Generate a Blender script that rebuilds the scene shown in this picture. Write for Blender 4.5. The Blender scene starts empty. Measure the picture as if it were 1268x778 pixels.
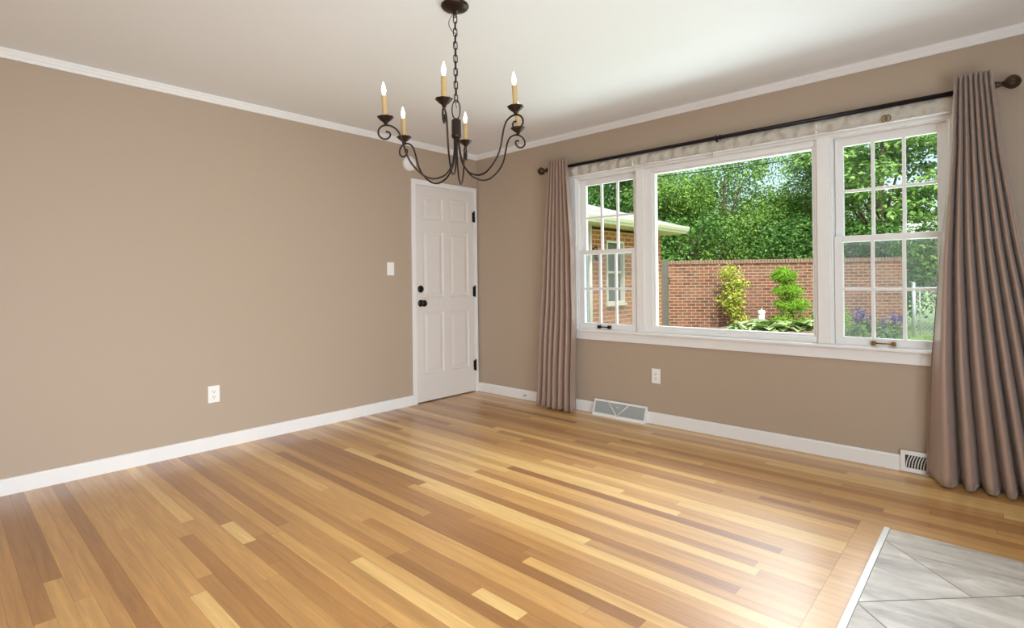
import bpy, bmesh, math, random
import numpy as np
from mathutils import Vector, Matrix
PI = math.pi
SC = bpy.context.scene
COL = SC.collection
rnd = random.Random(7)

# ------------------------------------------------------------------ camera
F_PX, W_PX, H_PX, PP_Y = 661.76, 1268.0, 778.0, 347.62
YAW, ROLL = 0.7426, -0.0113
cd = bpy.data.cameras.new('camera'); cam = bpy.data.objects.new('camera', cd); COL.objects.link(cam)
cd.sensor_width = 36.0; cd.lens = 36.0 * F_PX / W_PX
cd.shift_x = 0.0; cd.shift_y = (PP_Y - H_PX / 2) / W_PX
cd.clip_start = 0.02; cd.clip_end = 300
fw = Vector((-math.sin(YAW), math.cos(YAW), 0)); r0 = Vector((math.cos(YAW), math.sin(YAW), 0)); u0 = r0.cross(fw)
rt = math.cos(ROLL) * r0 + math.sin(ROLL) * u0; up = -math.sin(ROLL) * r0 + math.cos(ROLL) * u0
CAMP = Vector((4.0159, -3.8489, 1.1377))
cam.matrix_world = Matrix(((rt.x, up.x, -fw.x, CAMP.x), (rt.y, up.y, -fw.y, CAMP.y), (rt.z, up.z, -fw.z, CAMP.z), (0, 0, 0, 1)))
SC.camera = cam

# ------------------------------------------------------------------ world, sun, lamps, exposure
wd = bpy.data.worlds.new('sky'); SC.world = wd; wd.use_nodes = True
wn = wd.node_tree; bg = wn.nodes['Background']
sky = wn.nodes.new('ShaderNodeTexSky'); sky.sky_type = 'NISHITA'; sky.sun_disc = False
sky.sun_elevation = math.radians(52); sky.sun_rotation = math.radians(120); sky.air_density = 1.3; sky.dust_density = 2.5
wn.links.new(sky.outputs[0], bg.inputs['Color']); bg.inputs['Strength'].default_value = 0.30

def lamp(name, kind, loc, target, energy, color=(1, 1, 1), size=None, size_y=None, angle=None):
    l = bpy.data.lights.new(name, kind); l.energy = energy; l.color = color
    if kind == 'AREA':
        l.shape = 'RECTANGLE'; l.size = size; l.size_y = size_y
    if angle: l.angle = angle
    if kind == 'POINT': l.shadow_soft_size = size
    o = bpy.data.objects.new(name, l); COL.objects.link(o); o.location = loc
    d = Vector(target) - Vector(loc); o.rotation_euler = d.to_track_quat('-Z', 'Y').to_euler()
    return o
lamp('sun', 'SUN', (10, -14, 22), (0, 0, 0), 5.0, (1.0, 0.95, 0.86), angle=math.radians(3))
# added soft sun, boosts daylight through the windows and the floor sheen
lamp('window_fill_sun', 'SUN', (1.5, 14, 13.5), (0, 0, 0), 7.6, (0.88, 0.94, 1.0), angle=math.radians(45))
# added fill outside below the sills, brightens the ceiling like ground bounce
lamp('ground_bounce_fill', 'AREA', (2.6, 1.9, -0.33), (2.6, -1.4, 2.4), 350, (0.79, 0.90, 1.0), 5.0, 2.2)
# added room fills: one aimed up behind the camera, two by the right wall
lamp('ceiling_fill', 'AREA', (4.1, -4.5, 1.55), (3.9, -4.2, 2.44), 24, (0.78, 0.895, 1.0), 0.8, 0.8)
lamp('side_fill', 'AREA', (5.0, -2.9, 0.9), (0, -2.6, 0.5), 72, (0.80, 0.905, 1.0), 1.8, 1.4)  # added fill for the room, no opening here
lamp('left_wall_fill', 'AREA', (5.0, -4.6, 0.8), (0, -1.9, -0.3), 42, (0.88, 0.945, 1.0), 1.4, 1.3).data.spread = math.radians(75)  # added narrow fill, lifts the lower left wall and floor

SC.view_settings.view_transform = 'Standard'; SC.view_settings.look = 'None'
SC.view_settings.exposure = 0.0; SC.view_settings.gamma = 1.0; SC.view_settings.use_curve_mapping = False
SC.cycles.use_denoising = True
SC.cycles.max_bounces = 10; SC.cycles.transparent_max_bounces = 24
SC.cycles.sample_clamp_indirect = 6.0

# ------------------------------------------------------------------ helpers
def lin(r, g, b):
    f = lambda c: (c / 255 / 12.92) if c / 255 <= 0.04045 else ((c / 255 + 0.055) / 1.055) ** 2.4
    return (f(r), f(g), f(b), 1.0)

def set_props(o, label=None, cat=None, group=None, kind=None):
    if label: o['label'] = label
    if cat: o['category'] = cat
    if group: o['group'] = group
    if kind: o['kind'] = kind
    return o

def empty(name, loc=(0, 0, 0), rotz=0.0, **k):
    o = bpy.data.objects.new(name, None); COL.objects.link(o); o.location = loc; o.rotation_euler = (0, 0, rotz)
    o.empty_display_size = 0.05
    return set_props(o, **k)

def mesh_obj(name, me, mat, parent=None, loc=None, **k):
    o = bpy.data.objects.new(name, me); COL.objects.link(o)
    if mat: me.materials.append(mat)
    if parent: o.parent = parent
    if loc: o.location = loc
    return set_props(o, **k)

class MB:
    """collects shapes, builds one mesh"""
    def __init__(self): self.bm = bmesh.new()
    def box(self, x0, x1, y0, y1, z0, z1, bev=0.0):
        vs = [self.bm.verts.new(p) for p in ((x0, y0, z0), (x1, y0, z0), (x1, y1, z0), (x0, y1, z0), (x0, y0, z1), (x1, y0, z1), (x1, y1, z1), (x0, y1, z1))]
        fs = [self.bm.faces.new([vs[i] for i in q]) for q in ((0, 3, 2, 1), (4, 5, 6, 7), (0, 1, 5, 4), (1, 2, 6, 5), (2, 3, 7, 6), (3, 0, 4, 7))]
        if bev:
            es = list({e for f in fs for e in f.edges})
            bmesh.ops.bevel(self.bm, geom=es, offset=bev, segments=2, profile=0.5, affect='EDGES')
        return self
    def tube(self, pts, rad, seg=10, closed=False, cap=True):
        pts = [Vector(p) for p in pts]; n = len(pts)
        rads = rad if isinstance(rad, (list, tuple)) else [rad] * n
        rings = []; prev = None
        for i in range(n):
            if closed: t = (pts[(i + 1) % n] - pts[i - 1])
            else: t = pts[min(i + 1, n - 1)] - pts[max(i - 1, 0)]
            t.normalize()
            if prev is None:
                a = Vector((0, 0, 1)) if abs(t.z) < 0.9 else Vector((1, 0, 0))
                u = t.cross(a).normalized()
            else:
                u = (prev - t * prev.dot(t)).normalized()
            prev = u; v = t.cross(u)
            rings.append([self.bm.verts.new(pts[i] + (u * math.cos(2 * PI * k / seg) + v * math.sin(2 * PI * k / seg)) * rads[i]) for k in range(seg)])
        m = n if closed else n - 1
        for i in range(m):
            A, B = rings[i], rings[(i + 1) % n]
            for k in range(seg):
                f = self.bm.faces.new((A[k], A[(k + 1) % seg], B[(k + 1) % seg], B[k])); f.smooth = True
        if not closed and cap:
            self.bm.faces.new(rings[0][::-1]); self.bm.faces.new(rings[-1])
        return self
    def lathe(self, prof, seg=24, axis='z', at=(0, 0, 0), wob=None):
        at = Vector(at); rings = []
        def tr(r, h, a):
            c, s = r * math.cos(a), r * math.sin(a)
            if axis == 'z': return at + Vector((c, s, h))
            if axis == 'x': return at + Vector((h, c, s))
            return at + Vector((c, h, s))
        for (r, h) in prof:
            if r < 1e-6: rings.append([self.bm.verts.new(tr(0, h, 0))])
            else: rings.append([self.bm.verts.new(tr(r * (1 + (wob(k, seg, r) if wob else 0)), h, 2 * PI * k / seg)) for k in range(seg)])
        for A, B in zip(rings, rings[1:]):
            for k in range(seg):
                k2 = (k + 1) % seg
                if len(A) == 1 and len(B) == 1: continue
                if len(A) == 1: vs = (A[0], B[k2], B[k])
                elif len(B) == 1: vs = (A[k], A[k2], B[0])
                else: vs = (A[k], A[k2], B[k2], B[k])
                f = self.bm.faces.new(vs); f.smooth = True
        return self
    def prism(self, poly, axis, a0, a1):
        """extrude a 2D polygon along axis; poly coordinates are the two other axes in xyz order"""
        def P(q, a):
            if axis == 'x': return (a, q[0], q[1])
            if axis == 'y': return (q[0], a, q[1])
            return (q[0], q[1], a)
        A = [self.bm.verts.new(P(q, a0)) for q in poly]; B = [self.bm.verts.new(P(q, a1)) for q in poly]
        n = len(poly)
        for i in range(n): self.bm.faces.new((A[i], A[(i + 1) % n], B[(i + 1) % n], B[i]))
        self.bm.faces.new(A[::-1]); self.bm.faces.new(B)
        return self
    def grid(self, rows, smooth=True, closed=False):
        V = [[self.bm.verts.new(p) for p in r] for r in rows]
        for i in range(len(V) - 1):
            m = len(V[i]) if closed else len(V[i]) - 1
            for j in range(m):
                j2 = (j + 1) % len(V[i])
                f = self.bm.faces.new((V[i][j], V[i][j2], V[i + 1][j2], V[i + 1][j])); f.smooth = smooth
        return self
    def build(self, name, mat, parent=None, loc=None, **k):
        bmesh.ops.recalc_face_normals(self.bm, faces=self.bm.faces)
        me = bpy.data.meshes.new(name); self.bm.to_mesh(me); self.bm.free()
        return mesh_obj(name, me, mat, parent, loc, **k)

# ------------------------------------------------------------------ materials
def new_mat(name):
    m = bpy.data.materials.new(name); m.use_nodes = True
    return m, m.node_tree, m.node_tree.nodes['Principled BSDF']
def nd(nt, t, **k):
    n = nt.nodes.new(t)
    for a, b in k.items():
        if a in n.inputs.keys(): n.inputs[a].default_value = b
        else: setattr(n, a, b)
    return n
def mix_rgb(nt, fac, a, b, blend='MIX'):
    n = nt.nodes.new('ShaderNodeMix'); n.data_type = 'RGBA'; n.blend_type = blend
    for i, v in ((0, fac), (6, a), (7, b)):
        if hasattr(v, 'is_linked') or hasattr(v, 'links'): nt.links.new(v, n.inputs[i])
        else: n.inputs[i].default_value = v
    return n.outputs[2]

def plain(name, c, rough=0.5, metal=0.0, var=0.06, scale=30.0, bump=0.0, sheen=0.0, spec=None):
    m, nt, p = new_mat(name)
    tc = nd(nt, 'ShaderNodeTexCoord'); no = nd(nt, 'ShaderNodeTexNoise', Scale=scale, Detail=4.0)
    nt.links.new(tc.outputs['Object'], no.inputs['Vector'])
    dark = tuple(x * (1 - var) for x in c[:3]) + (1,); lite = tuple(min(1, x * (1 + var)) for x in c[:3]) + (1,)
    nt.links.new(mix_rgb(nt, no.outputs['Fac'], dark, lite), p.inputs['Base Color'])
    p.inputs['Roughness'].default_value = rough; p.inputs['Metallic'].default_value = metal
    if sheen: p.inputs['Sheen Weight'].default_value = sheen
    if spec is not None: p.inputs['Specular IOR Level'].default_value = spec
    if bump:
        b = nd(nt, 'ShaderNodeBump', Strength=bump, Distance=0.002); nt.links.new(no.outputs['Fac'], b.inputs['Height']); nt.links.new(b.outputs[0], p.inputs['Normal'])
    return m

M = {}
M['wall'] = plain('taupe_wall_paint', lin(181, 162, 142), 0.55, var=0.02, scale=120, bump=0.06, spec=0.35)
M['ceiling'] = plain('ceiling_paint', lin(241, 242, 244), 0.8, var=0.015, scale=60, bump=0.05)
M['white'] = plain('white_trim_paint', lin(238, 235, 232), 0.35, var=0.015, scale=20)
M['door'] = plain('white_door_paint', lin(228, 220, 213), 0.4, var=0.015, scale=15)
M['plastic'] = plain('white_plastic', lin(244, 241, 236), 0.3, var=0.01)
M['slot'] = plain('dark_slot', lin(60, 55, 52), 0.6)
M['bronze'] = plain('dark_bronze', lin(52, 40, 34), 0.38, 0.7, var=0.25, scale=60)
M['rod'] = plain('dark_rod_metal', lin(34, 29, 30), 0.35, 0.5, var=0.2, scale=40)
M['finial'] = plain('antiqued_brown_resin', lin(62, 45, 28), 0.4, 0.3, var=0.6, scale=70, bump=0.6)
M['black'] = plain('matte_black_metal', lin(22, 20, 19), 0.4, 0.4, var=0.2)
M['brass'] = plain('aged_brass', lin(140, 112, 62), 0.4, 0.8, var=0.2)
M['candle'] = plain('ivory_candle_sleeve', lin(188, 158, 104), 0.55, var=0.12, scale=60, bump=0.4)
M['curtain'] = plain('taupe_satin', lin(162, 134, 117), 0.36, var=0.03, scale=40, sheen=0.3)
M['shade'] = plain('ivory_shade_fabric', lin(200, 192, 179), 0.7, var=0.16, scale=38, bump=0.5)
M['vent_grey'] = plain('grey_vent_mesh', lin(186, 188, 184), 0.5, 0.1, var=0.12, scale=300, bump=0.4)
M['gap'] = plain('dark_gap', lin(48, 34, 24), 0.8)
M['steel'] = plain('brushed_edge_metal', lin(232, 230, 224), 0.35, 0.2, var=0.05)
M['galv'] = plain('galvanised_steel', lin(205, 210, 212), 0.45, 0.3, var=0.08)
M['cream'] = plain('cream_exterior_paint', lin(196, 190, 178), 0.5, var=0.03)
M['soffit'] = plain('beige_soffit_paint', lin(190, 170, 138), 0.6, var=0.04)
M['bark'] = plain('tree_bark', lin(92, 78, 64), 0.9, var=0.35, scale=18, bump=0.8)
M['gate'] = plain('weathered_gate_wood', lin(104, 96, 88), 0.85, var=0.3, scale=12, bump=0.5)
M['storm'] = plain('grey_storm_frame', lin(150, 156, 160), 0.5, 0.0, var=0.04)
M['blind'] = plain('grey_window_pane', lin(92, 94, 94), 0.15, var=0.15, scale=8)

def glass_mat():
    m, nt, p = new_mat('window_glass'); nt.nodes.remove(p)
    out = nt.nodes['Material Output']; tr = nd(nt, 'ShaderNodeBsdfTransparent'); gl = nd(nt, 'ShaderNodeBsdfGlossy')
    tr.inputs[0].default_value = (0.96, 0.975, 0.965, 1); gl.inputs['Roughness'].default_value = 0.0
    fr = nd(nt, 'ShaderNodeFresnel', IOR=1.22); mx = nd(nt, 'ShaderNodeMixShader')
    nt.links.new(fr.outputs[0], mx.inputs[0]); nt.links.new(tr.outputs[0], mx.inputs[1]); nt.links.new(gl.outputs[0], mx.inputs[2])
    nt.links.new(mx.outputs[0], out.inputs[0]); return m
M['glass'] = glass_mat()
def screen_mat():
    m, nt, p = new_mat('insect_screen_mesh'); nt.nodes.remove(p)
    out = nt.nodes['Material Output']; tr = nd(nt, 'ShaderNodeBsdfTransparent'); df = nd(nt, 'ShaderNodeBsdfDiffuse', Color=lin(150, 152, 152))
    mx = nd(nt, 'ShaderNodeMixShader'); mx.inputs[0].default_value = 0.2
    nt.links.new(tr.outputs[0], mx.inputs[1]); nt.links.new(df.outputs[0], mx.inputs[2]); nt.links.new(mx.outputs[0], out.inputs[0]); return m
M['screen'] = screen_mat()

def bulb_mat():
    m, nt, p = new_mat('glowing_bulb'); p.inputs['Emission Color'].default_value = (1.0, 0.9, 0.72, 1); p.inputs['Emission Strength'].default_value = 8
    p.inputs['Base Color'].default_value = (1, 0.97, 0.9, 1); return m
M['bulb'] = bulb_mat()

def floor_mat():
    m, nt, p = new_mat('oak_floor_boards'); L = nt.links.new
    at = nd(nt, 'ShaderNodeAttribute', attribute_name='tone'); off = nd(nt, 'ShaderNodeAttribute', attribute_name='shift')
    rot = nd(nt, 'ShaderNodeAttribute', attribute_name='across')
    geo = nd(nt, 'ShaderNodeTexCoord'); add = nd(nt, 'ShaderNodeVectorMath', operation='ADD'); L(geo.outputs['Object'], add.inputs[0]); L(off.outputs['Color'], add.inputs[1])
    mp = nd(nt, 'ShaderNodeMapping'); mp.inputs['Scale'].default_value = (2.2, 34, 1); L(add.outputs[0], mp.inputs['Vector'])
    n1 = nd(nt, 'ShaderNodeTexNoise', Scale=1.0, Detail=6.0, Roughness=0.6, Distortion=0.7); L(mp.outputs[0], n1.inputs['Vector'])
    mp2 = nd(nt, 'ShaderNodeMapping'); mp2.inputs['Scale'].default_value = (6, 190, 1); L(add.outputs[0], mp2.inputs['Vector'])
    n2 = nd(nt, 'ShaderNodeTexNoise', Scale=1.0, Detail=3.0, Roughness=0.6, Distortion=0.3); L(mp2.outputs[0], n2.inputs['Vector'])
    cr = nd(nt, 'ShaderNodeValToRGB'); e = cr.color_ramp.elements
    e[0].position = 0.0; e[0].color = lin(140, 92, 50); e[1].position = 1.0; e[1].color = lin(232, 192, 124)
    for pos, c in ((0.3, lin(176, 124, 70)), (0.55, lin(204, 153, 90)), (0.8, lin(220, 172, 104))):
        x = e.new(pos); x.color = c
    L(at.outputs['Fac'], cr.inputs[0])
    r1 = nd(nt, 'ShaderNodeMapRange'); r1.inputs[1].default_value = 0.3; r1.inputs[2].default_value = 0.7; r1.inputs[3].default_value = 0.84; r1.inputs[4].default_value = 1.14; L(n1.outputs['Fac'], r1.inputs[0])
    r2 = nd(nt, 'ShaderNodeMapRange'); r2.inputs[1].default_value = 0.3; r2.inputs[2].default_value = 0.7; r2.inputs[3].default_value = 0.92; r2.inputs[4].default_value = 1.05; L(n2.outputs['Fac'], r2.inputs[0])
    mu = nd(nt, 'ShaderNodeMath', operation='MULTIPLY'); L(r1.outputs[0], mu.inputs[0]); L(r2.outputs[0], mu.inputs[1])
    L(mix_rgb(nt, 1.0, cr.outputs[0], mu.outputs[0], 'MULTIPLY'), p.inputs['Base Color'])
    p.inputs['Roughness'].default_value = 0.36; p.inputs['Coat Weight'].default_value = 0.6; p.inputs['Coat Roughness'].default_value = 0.25
    b = nd(nt, 'ShaderNodeBump', Strength=0.12, Distance=0.001); L(n1.outputs['Fac'], b.inputs['Height']); L(b.outputs[0], p.inputs['Normal'])
    return m
M['floor'] = floor_mat()

def tile_mat():
    m, nt, p = new_mat('grey_stone_tile'); L = nt.links.new
    tc = nd(nt, 'ShaderNodeTexCoord'); off = nd(nt, 'ShaderNodeAttribute', attribute_name='shift')
    add = nd(nt, 'ShaderNodeVectorMath', operation='ADD'); L(tc.outputs['Object'], add.inputs[0]); L(off.outputs['Color'], add.inputs[1])
    mp = nd(nt, 'ShaderNodeMapping'); mp.inputs['Rotation'].default_value = (0, 0, -0.5); mp.inputs['Scale'].default_value = (1.6, 5.0, 1); L(add.outputs[0], mp.inputs['Vector'])
    n1 = nd(nt, 'ShaderNodeTexNoise', Scale=1.5, Detail=8.0, Roughness=0.62, Distortion=0.9); L(mp.outputs[0], n1.inputs['Vector'])
    n2 = nd(nt, 'ShaderNodeTexNoise', Scale=22.0, Detail=5.0); L(tc.outputs['Object'], n2.inputs['Vector'])
    cr = nd(nt, 'ShaderNodeValToRGB'); e = cr.color_ramp.elements
    e[0].position = 0.3; e[0].color = lin(150, 141, 130); e[1].position = 0.72; e[1].color = lin(226, 217, 205)
    x = e.new(0.5); x.color = lin(192, 182, 169)
    L(n1.outputs['Fac'], cr.inputs[0])
    L(mix_rgb(nt, 0.15, cr.outputs[0], n2.outputs['Fac'], 'OVERLAY'), p.inputs['Base Color']); p.inputs['Roughness'].default_value = 0.42
    return m
M['tile'] = tile_mat()
M['grout'] = plain('tile_grout', lin(138, 130, 120), 0.9)

def brick_mat(name, c1, c2, mortar, weather, bias=0.0):
    m, nt, p = new_mat(name); L = nt.links.new
    tc = nd(nt, 'ShaderNodeTexCoord'); sp = nd(nt, 'ShaderNodeSeparateXYZ'); L(tc.outputs['Object'], sp.inputs[0])
    cb = nd(nt, 'ShaderNodeCombineXYZ'); L(sp.outputs['X'], cb.inputs['X']); L(sp.outputs['Z'], cb.inputs['Y'])
    br = nd(nt, 'ShaderNodeTexBrick'); L(cb.outputs[0], br.inputs['Vector'])
    br.inputs['Color1'].default_value = c1; br.inputs['Color2'].default_value = c2; br.inputs['Mortar'].default_value = mortar
    br.inputs['Scale'].default_value = 1.0; br.inputs['Mortar Size'].default_value = 0.009; br.inputs['Mortar Smooth'].default_value = 0.3
    br.inputs['Brick Width'].default_value = 0.225; br.inputs['Row Height'].default_value = 0.08; br.inputs['Bias'].default_value = bias
    n1 = nd(nt, 'ShaderNodeTexNoise', Scale=2.2, Detail=6.0, Roughness=0.65); L(tc.outputs['Object'], n1.inputs['Vector'])
    n2 = nd(nt, 'ShaderNodeTexNoise', Scale=17.0, Detail=4.0); L(tc.outputs['Object'], n2.inputs['Vector'])
    a = mix_rgb(nt, n2.outputs['Fac'], br.outputs['Color'], weather, 'SOFT_LIGHT')
    r = nd(nt, 'ShaderNodeMapRange'); r.inputs[1].default_value = 0.42; r.inputs[2].default_value = 0.7; r.inputs[3].default_value = 0.0; r.inputs[4].default_value = 0.45; L(n1.outputs['Fac'], r.inputs[0])
    L(mix_rgb(nt, r.outputs[0], a, weather), p.inputs['Base Color']); p.inputs['Roughness'].default_value = 0.9
    bp = nd(nt, 'ShaderNodeBump', Strength=0.6, Distance=0.008, invert=True); L(br.outputs['Fac'], bp.inputs['Height']); L(bp.outputs[0], p.inputs['Normal'])
    return m
M['brick_wing'] = brick_mat('orange_brick', lin(168, 108, 74), lin(134, 80, 58), lin(190, 172, 146), lin(168, 126, 92))
M['brick_garden'] = brick_mat('weathered_red_brick', lin(142, 92, 72), lin(96, 68, 58), lin(186, 168, 150), lin(158, 130, 112))

def leaf_mat(name, dark, lite, trans=0.18):
    m, nt, p = new_mat(name); L = nt.links.new; out = nt.nodes['Material Output']
    at = nd(nt, 'ShaderNodeAttribute', attribute_name='tone'); cr = nd(nt, 'ShaderNodeValToRGB')
    cr.color_ramp.elements[0].color = dark; cr.color_ramp.elements[1].color = lite
    L(at.outputs['Fac'], cr.inputs[0]); L(cr.outputs[0], p.inputs['Base Color']); p.inputs['Roughness'].default_value = 0.6; p.inputs['Specular IOR Level'].default_value = 0.2
    tl = nd(nt, 'ShaderNodeBsdfTranslucent'); L(cr.outputs[0], tl.inputs[0]); mx = nd(nt, 'ShaderNodeMixShader'); mx.inputs[0].default_value = trans
    L(p.outputs[0], mx.inputs[1]); L(tl.outputs[0], mx.inputs[2]); L(mx.outputs[0], out.inputs[0]); return m
M['leaf'] = leaf_mat('tree_leaves', lin(64, 106, 40), lin(152, 190, 86))
M['leaf_dark'] = leaf_mat('deep_green_leaves', lin(46, 86, 36), lin(112, 158, 72))
M['leaf_dog'] = leaf_mat('layered_tree_leaves', lin(60, 108, 44), lin(164, 200, 112))
M['leaf_yellow'] = leaf_mat('yellow_green_leaves', lin(128, 150, 44), lin(214, 214, 104))
M['leaf_juniper'] = leaf_mat('bright_juniper_needles', lin(90, 140, 34), lin(164, 204, 66))
M['leaf_hosta'] = leaf_mat('hosta_leaves', lin(104, 146, 78), lin(196, 210, 150))
M['leaf_per'] = leaf_mat('perennial_leaves', lin(78, 116, 66), lin(140, 172, 104))
M['petal'] = leaf_mat('purple_petals', lin(110, 92, 150), lin(168, 150, 200))
M['grass'] = leaf_mat('lawn_grass', lin(120, 160, 74), lin(170, 200, 110))
M['soil'] = plain('lawn_ground', lin(128, 158, 84), 0.95, var=0.25, scale=9)
M['bed'] = plain('mulch_bed', lin(120, 96, 78), 0.95, var=0.4, scale=25)
def shingle_mat():
    m, nt, p = new_mat('grey_roof_shingles'); L = nt.links.new
    tc = nd(nt, 'ShaderNodeTexCoord'); br = nd(nt, 'ShaderNodeTexBrick'); mp = nd(nt, 'ShaderNodeMapping'); mp.inputs['Rotation'].default_value = (0, 0, PI / 2)
    L(tc.outputs['Object'], mp.inputs[0]); L(mp.outputs[0], br.inputs['Vector'])
    br.inputs['Color1'].default_value = lin(150, 146, 142); br.inputs['Color2'].default_value = lin(118, 114, 112); br.inputs['Mortar'].default_value = lin(84, 80, 78)
    br.inputs['Scale'].default_value = 1.0; br.inputs['Brick Width'].default_value = 0.3; br.inputs['Row Height'].default_value = 0.14; br.inputs['Mortar Size'].default_value = 0.01
    L(br.outputs['Color'], p.inputs['Base Color']); p.inputs['Roughness'].default_value = 0.9; return m
M['shingle'] = shingle_mat()

# ------------------------------------------------------------------ room shell
RX, RY, RZ = 5.1, -5.6, 2.44
WX0, WX1, WZ0, WZ1 = 1.268, 3.805, 0.70, 2.02      # rough opening of the triple window
S = dict(kind='structure')
w = MB(); t = 0.14
w.box(-0.2, WX0, 0, t, -0.1, RZ + 0.1).box(WX1, RX + 0.2, 0, t, -0.1, RZ + 0.1).box(WX0, WX1, 0, t, -0.1, WZ0).box(WX0, WX1, 0, t, WZ1, RZ + 0.1)
w.build('wall_far', M['wall'], **S)
DY0, DY1, DZ = -0.800, -0.048, 2.045               # door opening
w = MB(); w.box(-0.2, 0, RY, DY0, -0.1, RZ + 0.1).box(-0.2, 0, DY1, 0, -0.1, RZ + 0.1).box(-0.2, 0, DY0, DY1, DZ, RZ + 0.1).box(-0.2, -0.12, DY0, DY1, -0.1, DZ)
w.build('wall_left', M['wall'], **S)
MB().box(RX, RX + 0.2, RY, 0, -0.1, RZ + 0.1).build('wall_right', M['wall'], **S)
MB().box(-0.2, RX + 0.2, RY - 0.2, RY, -0.1, RZ + 0.1).build('wall_back', M['wall'], **S)
MB().box(0, RX, RY, 0, RZ, RZ + 0.1).build('ceiling', M['ceiling'], **S)

# floor: every board is a face with its own tone
TX, TY = 3.612, -0.934                              # corner of the tiled area
BW = 0.0575; STRIP = 0.092
fr = random.Random(21)
verts, faces, tone, shift = [], [], [], []
def board(x0, x1, y0, y1, tn, gx=0.0004, gy=0.00025):
    i = len(verts); verts.extend([(x0 + gx, y0 + gy, 0), (x1 - gx, y0 + gy, 0), (x1 - gx, y1 - gy, 0), (x0 + gx, y1 - gy, 0)])
    faces.append((i, i + 1, i + 2, i + 3)); tone.append(tn); shift.append((fr.uniform(0, 60), fr.uniform(0, 60), fr.uniform(0, 60)))
def rtone():
    q = fr.random()
    if q < 0.16: return fr.uniform(0.84, 0.97)
    if q < 0.34: return fr.uniform(0.12, 0.32)
    return min(0.8, max(0.34, fr.gauss(0.54, 0.10)))
nrow = int(-RY / BW) + 1
SHORT = {50: (1.29, 1.567), 43: (2.584, 2.811)}
for r in range(nrow):
    y1 = -r * BW; y0 = max(RY, y1 - BW)
    xe = RX if y0 >= TY - 0.001 else TX - STRIP
    if y1 > TY > y0: xe = TX - STRIP
    x = -fr.uniform(0, 0.7); segs = []
    while x < xe:
        x2 = x + fr.uniform(0.6, 2.8)
        a, b = max(x, 0), min(x2, xe)
        if xe - b < 0.15: b = xe; x2 = xe
        if b > a: segs.append((a, b, rtone()))
        x = x2
    if r in SHORT:                                  # the two short pale boards
        p0, p1 = SHORT[r]
        segs = [q for a, b, tn in segs for q in ((a, min(b, p0), min(tn, 0.5)), (max(a, p1), b, min(tn, 0.5))) if q[1] - q[0] > 0.02] + [(p0, p1, 0.97)]
    for a, b, tn in segs: board(a, b, y0, y1, tn)
board(TX - STRIP, TX, RY, TY, 0.62)
board(TX - STRIP, RX, TY, -16 * BW, 0.58)
fm = bpy.data.meshes.new('floor'); n0 = len(verts)
verts += [(0, RY, -0.0012), (RX, RY, -0.0012), (RX, 0, -0.0012), (0, 0, -0.0012), (0, RY, -0.1), (RX, RY, -0.1), (RX, 0, -0.1), (0, 0, -0.1)]
nb = len(faces)
faces += [(n0, n0 + 1, n0 + 2, n0 + 3), (n0 + 4, n0 + 7, n0 + 6, n0 + 5)]
fm.from_pydata(verts, [], faces); fm.materials.append(M['floor']); fm.materials.append(M['gap'])
for i in range(nb, len(faces)): fm.polygons[i].material_index = 1
A = fm.attributes.new('tone', 'FLOAT', 'FACE'); A.data.foreach_set('value', tone + [0.0] * 2)
A = fm.attributes.new('shift', 'FLOAT_VECTOR', 'FACE'); A.data.foreach_set('vector', [c for s in shift + [(0, 0, 0)] * 2 for c in s])
fo = bpy.data.objects.new('floor', fm); COL.objects.link(fo); fo['kind'] = 'structure'

# tiled entry area, laid on the diagonal
tb = MB(); tb.box(TX + 0.002, RX - 0.002, RY + 0.002, TY, -0.001, 0.001)
tl_root = tb.build('floor_tile', M['grout'], **S)
tv, tf, tsh = [], [], []
def clip(poly, ax, val, keep_gt):
    out = []
    for i in range(len(poly)):
        a, b = poly[i], poly[(i + 1) % len(poly)]
        ia = (a[ax] >= val) == keep_gt; ib = (b[ax] >= val) == keep_gt
        if ia: out.append(a)
        if ia != ib:
            k = (val - a[ax]) / (b[ax] - a[ax]); out.append((a[0] + k * (b[0] - a[0]), a[1] + k * (b[1] - a[1])))
    return out
q2 = math.sqrt(2); TL = 0.6; g = 0.0022
for i in range(-8, 12):                              # rows across c = x - y
    c0 = 5.302 / q2 + i * TL; c1 = c0 + TL
    so = (2.555 if i % 2 else 1.960) / q2
    for j in range(-10, 12):
        s0 = so + j * TL; s1 = s0 + TL
        P = [((s + c) / q2, (s - c) / q2) for s, c in ((s0 + g, c0 + g), (s1 - g, c0 + g), (s1 - g, c1 - g), (s0 + g, c1 - g))]
        for ax, v, kg in ((0, TX + 0.024, True), (0, RX - 0.003, False), (1, RY + 0.003, True), (1, TY - 0.004, False)):
            if P: P = clip(P, ax, v, kg)
        if len(P) >= 3:
            k = len(tv); tv += [(x, y, 0.0022) for x, y in P]; tf.append(tuple(range(k, k + len(P)))); tsh.append((fr.uniform(0, 40), fr.uniform(0, 40), fr.uniform(0, 40)))
tm = bpy.data.meshes.new('tile'); tm.from_pydata(tv, [], tf)
A = tm.attributes.new('shift', 'FLOAT_VECTOR', 'FACE'); A.data.foreach_set('vector', [c for s in tsh for c in s])
mesh_obj('tile_surface', tm, M['tile'], tl_root)
MB().box(TX, TX + 0.022, RY, TY, 0, 0.005, 0.001).build('edge_strip', M['steel'], tl_root)

# crown moulding
cp = [(0, 2.387), (0.010, 2.387), (0.013, 2.395), (0.013, 2.403), (0.017, 2.410), (0.017, 2.420), (0.022, 2.430), (0.022, RZ), (0, RZ)]
MB().prism(cp, 'y', RY, 0).build('trim_1', M['white'], **S)
MB().prism([(-a, b) for a, b in cp], 'x', 0.0, RX).build('trim_2', M['white'], **S)
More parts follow.
